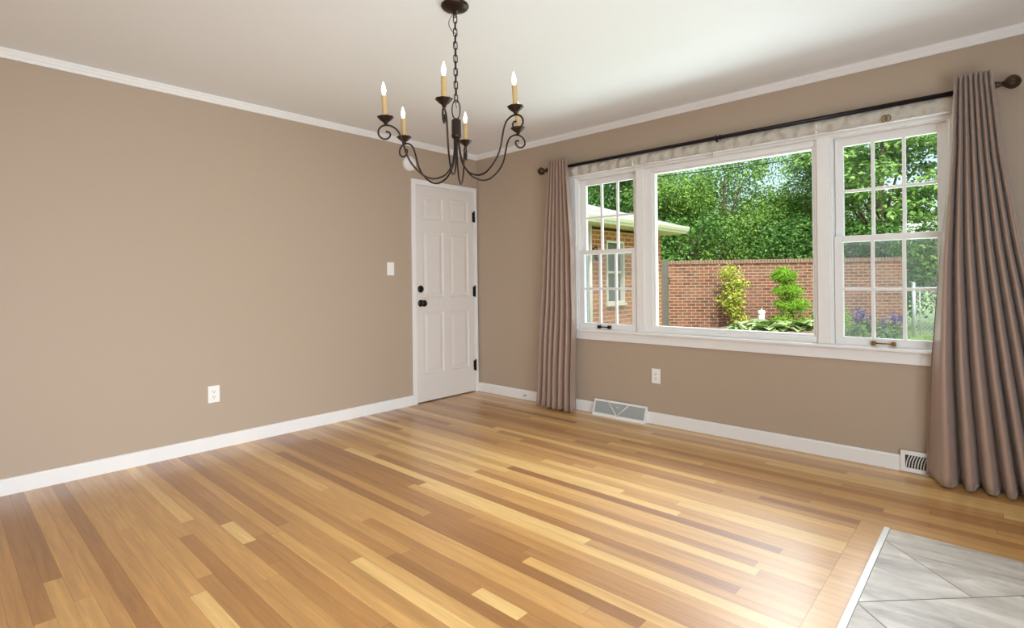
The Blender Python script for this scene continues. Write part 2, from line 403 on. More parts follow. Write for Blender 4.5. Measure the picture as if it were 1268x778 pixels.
# baseboards
bp_ = [(0, 0), (0.015, 0), (0.015, 0.080), (0.010, 0.089), (0, 0.089)]
MB().prism(bp_, 'y', RY, -0.845).build('baseboard_left', M['white'], **S)
MB().prism([(-a, b) for a, b in bp_], 'x', 0.0, RX).build('baseboard_far', M['white'], **S)

# ------------------------------------------------------------------ door
MB().box(0, 0.016, -0.842, -0.796, 0, 2.092, 0.003).box(0, 0.016, -0.050, -0.016, 0.0, 2.092, 0.003).box(0, 0.016, -0.796, -0.050, 2.045, 2.092, 0.003).box(-0.12, 0.0, DY0 - 0.0, DY0 + 0.006, 0, DZ).box(-0.12, 0.0, DY1 - 0.006, DY1, 0, DZ).box(-0.12, 0, DY0, DY1, DZ - 0.006, DZ).build('trim_3', M['white'], **S)
dx = 0.004
d = MB(); bm = d.bm
ys = [-0.791, -0.713, -0.462, -0.383, -0.134, -0.056]
zs = [0.010, 0.262, 0.850, 0.985, 1.620, 1.725, 1.945, 2.037]
vg = {}
def V(y, z, x=dx):
    k = (round(y, 5), round(z, 5), round(x, 5))
    if k not in vg: vg[k] = bm.verts.new((x, y, z))
    return vg[k]
for i in range(5):
    for j in range(7):
        y0, y1, z0, z1 = ys[i], ys[i + 1], zs[j], zs[j + 1]
        if i in (1, 3) and j in (1, 3, 5):
            def ring(ins, dep): return [V(y0 + ins, z0 + ins, dx - dep), V(y1 - ins, z0 + ins, dx - dep), V(y1 - ins, z1 - ins, dx - dep), V(y0 + ins, z1 - ins, dx - dep)]
            R = [ring(0, 0), ring(0.006, 0.007), ring(0.022, 0.009), ring(0.05, 0.002)]
            for a, b in zip(R, R[1:]):
                for k in range(4): bm.faces.new((a[k], a[(k + 1) % 4], b[(k + 1) % 4], b[k]))
            bm.faces.new(R[-1])
        else: bm.faces.new((V(y0, z0), V(y1, z0), V(y1, z1), V(y0, z1)))
ed = [e for e in bm.edges if len(e.link_faces) == 1]
ex = bmesh.ops.extrude_edge_only(bm, edges=ed)
for v in ex['geom']:
    if isinstance(v, bmesh.types.BMVert): v.co.x = -0.036
door = d.build('door_1', M['door'], **S)
MB().lathe([(0, 0.004), (0.031, 0.004), (0.033, 0.007), (0.030, 0.012), (0.016, 0.014), (0.012, 0.020), (0.011, 0.035), (0.020, 0.041), (0.029, 0.050), (0.031, 0.060), (0.026, 0.070), (0.012, 0.075), (0, 0.076)], 24, 'x', (0, -0.745, 0.935)).build('door_knob', M['black'], door, label='round black door knob')
db = MB().lathe([(0, 0.004), (0.032, 0.004), (0.034, 0.008), (0.030, 0.016), (0.014, 0.019), (0, 0.019)], 24, 'x', (0, -0.746, 1.068)).build('deadbolt', M['black'], door, label='black deadbolt above the knob')
MB().box(0.018, 0.032, -0.750, -0.742, 1.055, 1.081, 0.002).build('thumb_turn', M['black'], db)
for z in (1.795, 1.030, 0.272):
    h = MB().tube([(0.0135, -0.0525, z - 0.055), (0.0135, -0.0525, z + 0.055)], 0.0085, 10)
    h.lathe([(0, z + 0.055), (0.006, z + 0.055), (0.007, z + 0.060), (0, z + 0.066)], 10, 'z', (0.0135, -0.0525, 0)); h.box(0.003, 0.006, -0.075, -0.054, z - 0.05, z + 0.05)
    h.build('hinge', M['black'], door, label='black door hinge')

# ------------------------------------------------------------------ triple window
GX = [(1.268, 1.855), (1.923, 3.147), (3.222, 3.805)]
# casings: sides, mullions, head, stool, apron
MB().box(1.184, 1.268, -0.020, 0, 0.715, 2.10, 0.003).build('trim_4', M['white'], **S)
MB().box(3.805, 3.889, -0.020, 0, 0.715, 2.10, 0.003).build('trim_5', M['white'], **S)
MB().box(1.855, 1.923, -0.018, 0.13, 0.715, 2.02, 0.003).build('trim_6', M['white'], **S)
MB().box(3.147, 3.222, -0.018, 0.13, 0.715, 2.02, 0.003).build('trim_7', M['white'], **S)
MB().box(1.268, 3.805, -0.020, 0, 2.018, 2.10, 0.003).build('trim_8', M['white'], **S)
MB().box(1.175, 3.90, -0.045, 0.0, 0.694, 0.715, 0.006).box(WX0, WX1, 0.0, 0.16, 0.700, 0.715).build('trim_9', M['white'], **S)
MB().box(1.184, 3.889, -0.018, 0, 0.624, 0.694, 0.003).build('trim_10', M['white'], **S)

def frame_rect(mb, x0, x1, z0, z1, y0, y1, wl, wr, wb, wt, bev=0.002):
    mb.box(x0, x0 + wl, y0, y1, z0, z1, bev).box(x1 - wr, x1, y0, y1, z0, z1, bev)
    mb.box(x0 + wl, x1 - wr, y0, y1, z0, z0 + wb, bev).box(x0 + wl, x1 - wr, y0, y1, z1 - wt, z1, bev)
def pane(name, x0, x1, z0, z1, y, mat, parent):
    return MB().box(x0, x1, y, y + 0.004, z0, z1).build(name, mat, parent)
def double_hung(name, x0, x1, lift_mat, lift_label):
    root = empty(name, ((x0 + x1) / 2, 0.0, 0.715), kind='structure')
    inv = Matrix.Translation(-root.location)
    objs = []
    z0, z1, zm = 0.715, 2.02, 1.372
    f = MB(); frame_rect(f, x0, x1, z0, z1, 0.0, 0.13, 0.012, 0.012, 0.004, 0.010, 0.0)
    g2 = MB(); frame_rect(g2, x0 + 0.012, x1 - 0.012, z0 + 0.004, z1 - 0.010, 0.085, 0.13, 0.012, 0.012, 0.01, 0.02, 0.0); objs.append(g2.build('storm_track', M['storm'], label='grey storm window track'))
    objs.append(f.build('window_frame', M['white']))
    def sash(nm, a, b, y0, y1, wb, wt):
        s = MB(); xl, xr = x0 + 0.014, x1 - 0.014; st = 0.045
        frame_rect(s, xl, xr, a, b, y0, y1, st, st, wb, wt)
        so = s.build(nm, M['white']); objs.append(so)
        gx0, gx1, ga, gb = xl + st, xr - st, a + wb, b - wt
        mu = MB(); wv = 0.009; yy = (y0 + y1) / 2
        for k in (1, 2):
            xc = gx0 + (gx1 - gx0) * k / 3; mu.box(xc - wv, xc + wv, yy - 0.013, yy + 0.013, ga, gb, 0.003)
        zc = (ga + gb) / 2; mu.box(gx0, gx1, yy - 0.012, yy + 0.012, zc - wv, zc + wv, 0.003)
        m_ = mu.build('muntin_grid', M['white'], so); p_ = pane('pane', gx0, gx1, ga, gb, yy - 0.002, M['glass'], so)
        return so
    sash('upper_sash', 1.355, 2.010, 0.050, 0.082, 0.036, 0.050)
    lo = sash('lower_sash', 0.717, 1.392, 0.012, 0.046, 0.047, 0.036)
    cx = x0 + (x1 - x0) * 0.46
    lf = MB().tube([(cx - 0.05, -0.012, 0.737), (cx + 0.05, -0.012, 0.737)], 0.0045, 10)
    for s in (-1, 1): lf.box(cx + s * 0.05 - 0.011, cx + s * 0.05 + 0.011, -0.019, 0.0125, 0.724, 0.750, 0.002)
    lf.build('sash_lift', lift_mat, lo, label=lift_label)
    objs.append(pane('insect_screen', x0 + 0.024, x1 - 0.024, 0.735, 1.37, 0.105, M['screen'], None))
    for o in objs: o.parent = root; o.matrix_parent_inverse = inv
    return root
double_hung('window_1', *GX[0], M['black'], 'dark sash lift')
pr = empty('window_2', (2.535, 0, 0.715), kind='structure'); inv = Matrix.Translation(-pr.location)
x0, x1 = GX[1]
f = MB(); frame_rect(f, x0, x1, 0.715, 2.02, 0.004, 0.07, 0.062, 0.020, 0.038, 0.040, 0.003)
fo_ = f.build('window_frame', M['white'])
f = MB(); frame_rect(f, x0 + 0.062, x1 - 0.020, 0.753, 1.980, 0.02, 0.07, 0.016, 0.016, 0.014, 0.014, 0.003); f2 = f.build('glazing_bead', M['white'])
f = MB(); frame_rect(f, x0, x1, 0.715, 2.02, 0.07, 0.13, 0.02, 0.02, 0.02, 0.02, 0.0); f3 = f.build('outer_jamb', M['white'])
p4 = pane('pane', x0 + 0.078, x1 - 0.036, 0.767, 1.966, 0.046, M['glass'], None)
for o in (fo_, f2, f3, p4): o.parent = pr; o.matrix_parent_inverse = inv
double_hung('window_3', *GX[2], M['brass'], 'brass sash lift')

# ------------------------------------------------------------------ curtain rod, curtains, shade
RYY, RZZ = -0.090, 2.127
rod = empty('curtain_rod', (2.5, RYY, RZZ), label='long dark curtain rod with carved finials above the triple window', cat='curtain rod')
MB().tube([(-1.485, 0, 0), (1.49, 0, 0)], 0.0135, 16).build('pole', M['rod'], rod)
fp = [(0, 0), (0.018, 0), (0.020, 0.006), (0.014, 0.012), (0.016, 0.018), (0.011, 0.024), (0.011, 0.032), (0.018, 0.040), (0.028, 0.052), (0.034, 0.066), (0.033, 0.080), (0.024, 0.094), (0.010, 0.103), (0, 0.105)]
wob = lambda k, s, r: 0.07 * math.cos(2 * PI * k * 7 / s) if r > 0.02 else 0
MB().lathe(fp, 42, 'x', (0, 0, 0), wob).build('finial', M['finial'], rod, (1.492, 0, 0))
MB().lathe([(r, -h) for r, h in fp], 42, 'x', (0, 0, 0), wob).build('finial', M['finial'], rod, (-1.487, 0, 0))
for x in (-1.40, 0.035, 1.40):
    b = MB().tube([(x, 0.090, -0.02), (x, 0.05, -0.02), (x, 0.012, -0.018), (x, 0.0, -0.0165)], 0.006, 10)
    b.lathe([(0, 0.083), (0.022, 0.083), (0.022, 0.090), (0, 0.090)], 16, 'y', (x, 0, -0.02))
    b.tube([(x, 0.0165 * math.cos(a), 0.0165 * math.sin(a)) for a in [2 * PI * k / 20 for k in range(20)]], 0.004, 8, closed=True)
    b.tube([(x + 0.03, 0.0165 * math.cos(a), 0.0165 * math.sin(a)) for a in [2 * PI * k / 20 for k in range(20)]], 0.003, 8, closed=True)
    b.build('bracket', M['rod'], rod)

def curtain(name, left, right, nf, yc, amp, phase, seed, label, wing=0.0):
    """left/right: [(z, x)] from top to bottom; folds hang in front of the rod"""
    rr = random.Random(seed)
    jit = [rr.uniform(-0.16, 0.16) for _ in range(nf * 2 + 2)]; am = [rr.uniform(0.75, 1.15) for _ in range(nf * 2 + 2)]
    def ip(tab, z):
        for (za, xa), (zb, xb) in zip(tab, tab[1:]):
            if za >= z >= zb: return xa + (xb - xa) * (za - z) / (za - zb)
        return tab[-1][1]
    nz, ns = 46, nf * 24
    zt, zb = left[0][0], left[-1][0]
    rows = []
    for i in range(nz + 1):
        z = zt + (zb - zt) * i / nz; k = (zt - z) / (zt - zb); row = []
        xl, xr = ip(left, z), ip(right, z)
        yy = ip(yc, z); aa = ip(amp, z)
        for j in range(ns + 1):
            s = j / ns; q = nf * s ** (1 + wing * k); ii = int(min(q, nf - 1e-6)); fr_ = q - ii
            ww = jit[ii] * (1 - fr_) + jit[ii + 1] * fr_
            a = 2 * PI * (q + phase + ww * k * 0.9)
            c = math.cos(a); wave = (2 * abs(math.cos(a / 2)) ** 0.85 - 1)
            m = am[ii] * (1 - fr_) + am[ii + 1] * fr_
            x = xl + (xr - xl) * s + 0.05 * (xr - xl) / nf * math.sin(2 * a) * k
            y = yy - aa * m * wave + 0.004 * math.sin(7 * z + 3 * s) * k
            row.append((x, y, z + (0.006 * math.sin(a * 0.5) * k if i == nz else 0)))
        rows.append(row)
    mb = MB().grid(rows)
    o = mb.build(name, M['curtain'], label=label, cat='curtain', group=None)
    md = o.modifiers.new('thickness', 'SOLIDIFY'); md.thickness = 0.0025; md.offset = 0
    return o
curtain('curtain', [(2.19, 1.075), (1.6, 1.035), (0.9, 0.985), (0.014, 0.925)], [(2.19, 1.262), (1.95, 1.275), (1.4, 1.315), (0.9, 1.325), (0.014, 1.305)], 6,
        [(2.19, -0.124), (0.9, -0.120), (0.014, -0.120)], [(2.19, 0.030), (1.6, 0.044), (0.014, 0.060)], 0.1, 3,
        'narrow taupe satin curtain gathered at the left end of the rod beside the door')
curtain('curtain', [(2.195, 3.832), (1.80, 3.812), (1.19, 3.757), (0.65, 3.718), (0.012, 3.690)], [(2.195, 3.988), (1.77, 4.025), (1.30, 4.088), (0.012, 4.30)], 8,
        [(2.195, -0.132), (1.2, -0.130), (0.012, -0.126)], [(2.195, 0.036), (1.2, 0.062), (0.012, 0.076)], 0.5, 11,
        'wide taupe satin curtain flaring outward at the right end of the rod', 0.5)

sh = empty('roman_shade', (2.52, -0.04, 2.06), label='raised ivory fabric shade bunched along the top of the triple window', cat='window shade')
rows = []; sr = random.Random(5); nx = 260
base = [(-0.001, 0.068), (-0.016, 0.070), (-0.026, 0.050), (-0.030, 0.030), (-0.026, 0.010), (-0.020, -0.012), (-0.012, -0.018), (0.010, -0.018), (0.014, 0.02), (0.012, 0.066)]
ph = [sr.uniform(0, 6.28) for _ in range(12)]
for i in range(nx + 1):
    x = -1.325 + 2.655 * i / nx; row = []
    for j, (y, z) in enumerate(base):
        wv = sum(math.sin(x * fq + ph[q] + j * 1.3 * (q % 3)) * am_ for q, (fq, am_) in enumerate(((9, .5), (23, .8), (41, .9), (67, .7), (95, .5))))
        k = 0.0085 if 0 < j < 7 else 0.0
        row.append((x, y + wv * k, z + wv * k * (0.6 if j < 5 else 0.2)))
    rows.append(row)
MB().grid(rows, closed=True).build('gathered_fabric', M['shade'], sh)
MB().box(-1.325, 1.33, -0.016, 0.012, -0.024, -0.0165, 0.001).build('bottom_rail', M['white'], sh)
for x in (3.515 - 2.52, 3.532 - 2.52):
    MB().tube([(x + 0.014 * math.cos(a), -0.036, -0.002 + 0.018 * math.sin(a)) for a in [2 * PI * k / 20 for k in range(20)]], 0.0028, 8, closed=True).build('pull_ring', M['brass'], sh, label='small gold ring')
for x in (1.86 - 2.52, 3.16 - 2.52):
    MB().tube([(x, -0.034, 0.05), (x + 0.003, -0.037, 0.02), (x, -0.032, -0.01)], 0.0035, 8).lathe([(0, -0.004), (0.007, 0.0), (0.008, 0.007), (0.004, 0.014), (0, 0.016)], 12, 'z', (x, -0.032, -0.018)).build('cord_knot', M['plastic'], sh)
MB().tube([(-0.02, -0.034, 0.05), (-0.021, -0.036, 0.0), (-0.021, -0.030, -0.035)], 0.0018, 8).lathe([(0, 0.02), (0.004, 0.018), (0.007, 0.0), (0.008, -0.02), (0, -0.021)], 12, 'z', (-0.021, -0.029, -0.045)).build('cord_tassel', M['shade'], sh)

# ------------------------------------------------------------------ chandelier
CX, CY = 2.1244, -2.1645
ch = empty('chandelier', (CX, CY, 2.44), label='wrought dark bronze six-arm candle chandelier hanging on a chain from the ceiling', cat='chandelier')
MB().lathe([(0, 0), (0.064, 0), (0.066, -0.006), (0.061, -0.014), (0.045, -0.022), (0.020, -0.028), (0.009, -0.031), (0.009, -0.038), (0, -0.040)], 36).build('canopy', M['bronze'], ch)
MB().tube([(0.010 * math.cos(a), 0, -0.047 + 0.010 * math.sin(a)) for a in [2 * PI * k / 16 for k in range(16)]], 0.0025, 8, closed=True).build('canopy_loop', M['bronze'], ch)
def link_bm(L_, W_, r_, ry):
    pts = []
    h = L_ / 2 - W_ / 2
    for k in range(9): a = PI * k / 8; pts.append((W_ / 2 * math.cos(a), 0, h + W_ / 2 * math.sin(a)))
    for k in range(9): a = PI + PI * k / 8; pts.append((W_ / 2 * math.cos(a), 0, -h + W_ / 2 * math.sin(a)))
    return [Matrix.Rotation(ry, 3, 'Z') @ Vector(p) for p in pts]
face_az = YAW
z = -0.051; k = 0
links = []
NL = 13; pitch = (0.455 - 0.051) / NL
lm = MB().tube(link_bm(pitch + 0.0075, 0.017, 0.0024, 0), 0.0024, 8, closed=True)
lo = lm.build('chain_link', M['bronze'], ch)
for i in range(NL):
    o = lo if i == 0 else lo.copy()
    if i: COL.objects.link(o); o.parent = ch
    o.location = (0, 0, z - pitch * (i + 0.5)); o.rotation_euler = (0, 0, face_az + (0.35 if i % 2 == 0 else 0.35 + PI / 2))
cordp = []
for i in range(60):
    q = i / 59; zz = -0.036 - q * 0.45; a = q * 2 * PI * 5
    rr_ = 0.004 + (0.026 * math.sin(PI * min(1, q / 0.22)) if q < 0.22 else 0)
    cordp.append((-rt.x * rr_ if q < 0.22 else rr_ * math.cos(a), -rt.y * rr_ if q < 0.22 else rr_ * math.sin(a), zz))
MB().tube(cordp, 0.0017, 8).build('power_cord', M['bronze'], ch)
lp = []
for k in range(28):
    a = 2 * PI * k / 28; lp.append(rt * (0.019 * math.cos(a)) + Vector((0, 0, -0.494 + 0.045 * math.sin(a))))
MB().tube(lp, 0.003, 8, closed=True).build('hanging_loop', M['bronze'], ch)
MB().lathe([(0, -0.532), (0.006, -0.534), (0.010, -0.538), (0.020, -0.541), (0.0225, -0.546), (0.0225, -0.612), (0.024, -0.616), (0.0225, -0.622), (0.019, -0.628), (0.006, -0.631), (0, -0.631)], 28).build('hub', M['bronze'], ch)
armp = [(.011, -.618), (.012, -.66), (.017, -.705), (.030, -.755), (.060, -.797), (.095, -.816), (.128, -.822), (.165, -.812), (.200, -.785), (.228, -.752), (.246, -.715), (.257, -.675), (.267, -.640), (.281, -.612), (.300, -.597), (.322, -.591), (.344, -.594), (.360, -.605), (.368, -.622), (.366, -.638), (.354, -.650), (.336, -.653), (.321, -.645), (.315, -.631), (.322, -.620), (.334, -.621)]
def smooth(pts, n=4):
    P = [Vector((a, 0, b)) for a, b in pts]; out = []
    for i in range(len(P) - 1):
        p0, p1, p2, p3 = P[max(i - 1, 0)], P[i], P[i + 1], P[min(i + 2, len(P) - 1)]
        for k in range(n):
            t = k / n; out.append(0.5 * ((2 * p1) + (-p0 + p2) * t + (2 * p0 - 5 * p1 + 4 * p2 - p3) * t * t + (-p0 + 3 * p1 - 3 * p2 + p3) * t ** 3))
    out.append(P[-1]); return out
ap = smooth(armp); rads = [0.0042] * (len(ap) - 3) + [0.0044, 0.005, 0.0042]
arm0 = MB().tube(ap, rads, 10).build('arm', M['bronze'], ch)
flute = lambda k, s, r: 0.06 * math.cos(2 * PI * k * 8 / s) if r > 0.02 else 0
R0 = 0.333
cup0 = MB().lathe([(0, -.592), (.006, -.592), (.0065, -.586), (.010, -.584), (.010, -.579), (.018, -.574), (.026, -.566), (.0345, -.557), (.036, -.555), (.0335, -.555), (.024, -.563), (.012, -.569), (0, -.570)], 32, 'z', (R0, 0, 0), flute).build('drip_cup', M['bronze'], arm0)
can0 = MB().lathe([(0, -.568), (.0115, -.568), (.0118, -.54), (.0108, -.51), (.0118, -.482), (.0112, -.472), (.0122, -.468), (.011, -.462), (0, -.461)], 16, 'z', (R0, 0, 0), lambda k, s, r: 0.05 * math.sin(2 * PI * k * 3 / s)).build('candle_sleeve', M['candle'], arm0)
bul0 = MB().lathe([(0, -.461), (.006, -.461), (.0065, -.452), (.0095, -.444), (.0098, -.436), (.008, -.426), (.005, -.415), (.0025, -.405), (0, -.399)], 16, 'z', (R0, 0, 0)).build('candle_bulb', M['bulb'], arm0, label='glowing flame-shaped bulb')
dl = math.radians(2.6)
for i in range(6):
    lat_ang = math.radians(90 + 60 * i) - dl
    dv = rt * math.cos(lat_ang) + fw * math.sin(lat_ang); az = math.atan2(dv.y, dv.x)
    tilt = -0.055 * math.cos(lat_ang)
    if i == 0: o = arm0
    else:
        o = arm0.copy(); COL.objects.link(o); o.parent = ch
        for c in (cup0, can0, bul0):
            c2 = c.copy(); COL.objects.link(c2); c2.parent = o
    o.rotation_euler = (0, tilt, az); o.location = (0, 0, 0.0)
    # keep the arm root on the hub while tilting
    Rm = Matrix.Rotation(az, 3, 'Z') @ Matrix.Rotation(tilt, 3, 'Y'); root = Vector((0, 0, -0.618))
    o.location = root - Rm @ root

# ------------------------------------------------------------------ small wall fittings
def outlet(loc, rotz, label):
    e = empty('wall_outlet', loc, rotz, label=label, cat='outlet')       # local: +x along wall, -y into the room
    MB().box(-0.037, 0.037, -0.006, 0, -0.058, 0.058, 0.003).build('cover_plate', M['plastic'], e)
    r = MB().box(-0.0165, 0.0165, -0.0085, -0.005, -0.034, 0.034, 0.0015).build('receptacle', M['plastic'], e)
    s = MB()
    for zc in (0.019, -0.019):
        s.box(-0.0075, -0.0050, -0.0092, -0.0080, zc - 0.002, zc + 0.007).box(0.0050, 0.0075, -0.0092, -0.0080, zc - 0.002, zc + 0.006)
        s.lathe([(0, -0.0092), (0.0028, -0.0092), (0.0028, -0.008), (0, -0.008)], 10, 'y', (0, 0, zc - 0.009))
    s.build('socket_slots', M['slot'], r)
    return e
outlet((2.007, 0, 0.375), 0, 'white wall outlet beneath the picture window')
outlet((0, -2.530, 0.378), PI / 2, 'white wall outlet low on the plain left wall')
sw = empty('light_switch', (0, -1.073, 1.255), PI / 2, label='white rocker light switch on the left wall beside the door', cat='light switch')
MB().box(-0.037, 0.037, -0.006, 0, -0.058, 0.058, 0.003).build('cover_plate', M['plastic'], sw)
MB().prism([(-0.005, -0.033), (-0.0115, -0.033), (-0.0075, 0.0), (-0.009, 0.033), (-0.005, 0.033)], 'x', -0.0165, 0.0165).build('rocker', M['plastic'], sw)
sd = empty('smoke_alarm', (0, -0.862, 2.222), label='round white alarm disc on the left wall above the door', cat='smoke alarm')
MB().lathe([(0, 0), (0.068, 0), (0.070, 0.006), (0.068, 0.024), (0.058, 0.034), (0.030, 0.038), (0, 0.039)], 32, 'x').build('housing', M['plastic'], sd)
MB().lathe([(0, 0.038), (0.012, 0.038), (0.012, 0.041), (0, 0.042)], 16, 'x').build('test_button', M['white'], sd)

# baseboard vents
v1 = empty('floor_register', (1.695, -0.015, 0), label='white slanted baseboard register with a V-shaped divider between curtain and outlet', cat='vent')
hx = 0.245; yb, yt, ht = -0.058, -0.014, 0.128
def sl(zz): return yb + (yt - yb) * zz / ht
bd = MB()
for xa, xb in ((-hx, -hx + 0.012), (hx - 0.012, hx)):
    bd.prism([(0, 0), (yb, 0), (yb, 0.004), (yt, ht), (0, ht)], 'x', xa, xb)
bd.prism([(0, ht), (yt, ht), (sl(ht - 0.014), ht - 0.014), (0.0, ht - 0.014)], 'x', -hx + 0.012, hx - 0.012)
bd.prism([(0, 0), (yb, 0), (sl(0.022), 0.022), (0.0, 0.022)], 'x', -hx + 0.012, hx - 0.012)
v1b = bd.build('housing', M['white'], v1)
gr = MB().prism([(0.0, 0.022), (sl(0.022) + 0.006, 0.022), (sl(ht - 0.014) + 0.006, ht - 0.014), (0.0, ht - 0.014)], 'x', -hx + 0.012, hx - 0.012)
gr.build('mesh_grille', M['vent_grey'], v1, label='grey diffuser mesh')
fn = MB()
for i in range(60):
    x = -hx + 0.018 + i * (2 * hx - 0.036) / 59
    fn.prism([(sl(0.022) + 0.006, 0.022), (sl(0.022) + 0.001, 0.022), (sl(ht - 0.014) + 0.001, ht - 0.014), (sl(ht - 0.014) + 0.006, ht - 0.014)], 'x', x - 0.001, x + 0.001)
fn.build('fins', M['vent_grey'], v1)
vb = MB()
for xa, xb in ((-0.105, -0.012), (0.085, -0.008)):
    vb.tube([(xa, sl(ht - 0.012) - 0.001, ht - 0.012), (xb, sl(0.020) - 0.001, 0.020)], 0.0045, 8)
vb.build('divider', M['white'], v1)
MB().tube([(-0.012, sl(0.08) - 0.001, 0.088), (-0.012, sl(0.08) - 0.010, 0.088)], 0.005, 10).build('damper_knob', M['white'], v1)

v2 = empty('wall_register', (3.690, -0.015, 0.058), label='small white wall register with curved louvres partly behind the right curtain', cat='vent')
b = MB(); frame_rect(b, -0.122, 0.122, -0.056, 0.067, -0.010, 0.0, 0.022, 0.022, 0.024, 0.024, 0.002); b.build('frame', M['white'], v2)
MB().box(-0.1, 0.1, -0.003, 0, -0.032, 0.043).build('backing', M['slot'], v2)
for i in range(15):
    x = -0.096 + i * 0.0135
    pts = [(x + 0.018 * (k / 6) ** 2, -0.006, -0.033 + 0.076 * k / 6) for k in range(7)]
    if x + 0.018 < 0.1: MB().tube(pts, 0.0027, 6).build('louvre', M['white'], v2)
ds = empty('door_stop', (0.655, -0.0155, 0.042), label='tiny grey fitting on the baseboard just left of the left curtain', cat='door stop')
MB().lathe([(0, 0), (0.011, 0), (0.011, -0.003), (0.005, -0.005), (0, -0.005)], 14, 'y').build('base', M['galv'], ds)
MB().tube([(0, -0.004, 0), (0.004, -0.02, 0.001), (0.010, -0.040, 0.002)], 0.0035, 8).build('spring', M['slot'], ds)

# ------------------------------------------------------------------ outside: ground, wing, walls
GZ = -0.40
MB().box(-40, 40, 0.14, 90, GZ - 0.2, GZ).build('ground', M['soil'], **S)

wing = empty('brick_house_wing', (-1.2, 3.3, GZ), PI / 2, label='orange brick house wing with grey hip roof left of the garden', cat='house')
# local frame: +x = world +y, +y = world -x ; wing face at local y = 0
LEN = 3.12; H = 2.02 - GZ
wx0, wx1, wz0, wz1 = 1.03, 1.63, 1.10, 2.24         # its window
m = MB(); m.box(-3.1, wx0, 0, 0.25, 0, H).box(wx1, LEN, 0, 0.25, 0, H).box(wx0, wx1, 0, 0.25, 0, wz0).box(wx0, wx1, 0, 0.25, wz1, H).box(LEN - 0.25, LEN, 0.25, 5.5, 0, H).box(-3.1, LEN - 0.25, 5.25, 5.5, 0, H).box(-3.1, -2.85, 0.25, 5.25, 0, H)
m.build('brick_walls', M['brick_wing'], wing)
wf = MB(); frame_rect(wf, wx0, wx1, wz0, wz1, -0.02, 0.10, 0.035, 0.035, 0.04, 0.04, 0.004); wf.box(wx0 + 0.045, wx1 - 0.045, 0.02, 0.07, (wz0 + wz1) / 2 - 0.02, (wz0 + wz1) / 2 + 0.02).box(wx0 - 0.03, wx1 + 0.03, -0.05, 0.05, wz0 - 0.04, wz0)
wfo = wf.build('window_frame', M['cream'], wing)
MB().box(wx0 + 0.045, wx1 - 0.045, 0.05, 0.06, wz0 + 0.05, wz1 - 0.05).build('window_pane', M['blind'], wfo)
eo = 0.40; sz = 2.10 - GZ
m = MB(); m.box(-3.1, LEN + eo - 0.03, -eo + 0.03, 5.9, sz - 0.03, sz); m.build('soffit', M['soffit'], wing)
gt = MB().prism([(-eo, sz + 0.0), (-eo - 0.03, sz + 0.02), (-eo - 0.045, sz + 0.07), (-eo - 0.045, sz + 0.11), (-eo - 0.03, sz + 0.11), (-eo, sz + 0.03), (-eo + 0.03, sz + 0.11), (-eo + 0.03, sz - 0.03), (-eo, sz - 0.03)], 'x', -3.1, LEN + eo)
gt.build('gutter', M['cream'], wing)
MB().box(LEN + eo - 0.03, LEN + eo, -eo, 5.9, sz - 0.03, sz + 0.11).build('fascia', M['cream'], wing)
rz = sz + 0.105; hh = 3.2; sl_ = 0.33
rp = [(-3.1, -eo - 0.02, rz), (LEN + eo, -eo - 0.02, rz), (LEN + eo, -eo + 2 * hh, rz), (-3.1, -eo + 2 * hh, rz), (-3.1, -eo + hh, rz + sl_ * hh), (LEN + eo - hh, -eo + hh, rz + sl_ * hh)]
rb = MB(); vv = [rb.bm.verts.new(p) for p in rp]
for q in ((0, 1, 5, 4), (1, 2, 5), (2, 3, 4, 5), (0, 4, 3), (0, 3, 2, 1)): rb.bm.faces.new([vv[i] for i in q])
rb.build('hip_roof', M['shingle'], wing)
dsp = MB().tube([(0.38, -0.10, 0.02), (0.38, -0.10, sz - 0.03)], 0.033, 10).build('downspout', M['cream'], wing)
MB().box(0.42, 0.56, -0.055, 0.0, 1.55 + 0.48, 1.60 + 0.48, 0.01).tube([(0.49, -0.05, 2.05), (0.49, -0.16, 2.09), (0.49, -0.17, 2.00)], 0.012, 8).lathe([(0, 0.02), (0.05, 0.02), (0.065, -0.10), (0.03, -0.13), (0, -0.13)], 12, 'z', (0.49, -0.17, 1.99)).build('wall_lantern', M['black'], wing)

gate = empty('garden_gate', (-1.98, 7.55, GZ), math.atan2(1.6, -0.32), label='weathered grey wooden gate between house wing and brick garden wall', cat='gate')
bd = 0.15
for i in range(9): MB().box(-0.05 + i * bd, -0.05 + i * bd + bd - 0.008, -0.015, 0.015, 0.04, 2.0 - 0.01 * (i % 2), 0.003).build('board', M['gate'], gate)
for z0 in (0.35, 1.55): MB().box(-0.05, 1.29, 0.015, 0.055, z0, z0 + 0.1, 0.004).build('rail', M['gate'], gate)
MB().tube([(1.20, -0.015, 1.55), (1.20, -0.06, 1.55), (1.20, -0.06, 1.42), (1.20, -0.015, 1.42)], 0.01, 8).build('latch', M['black'], gate)

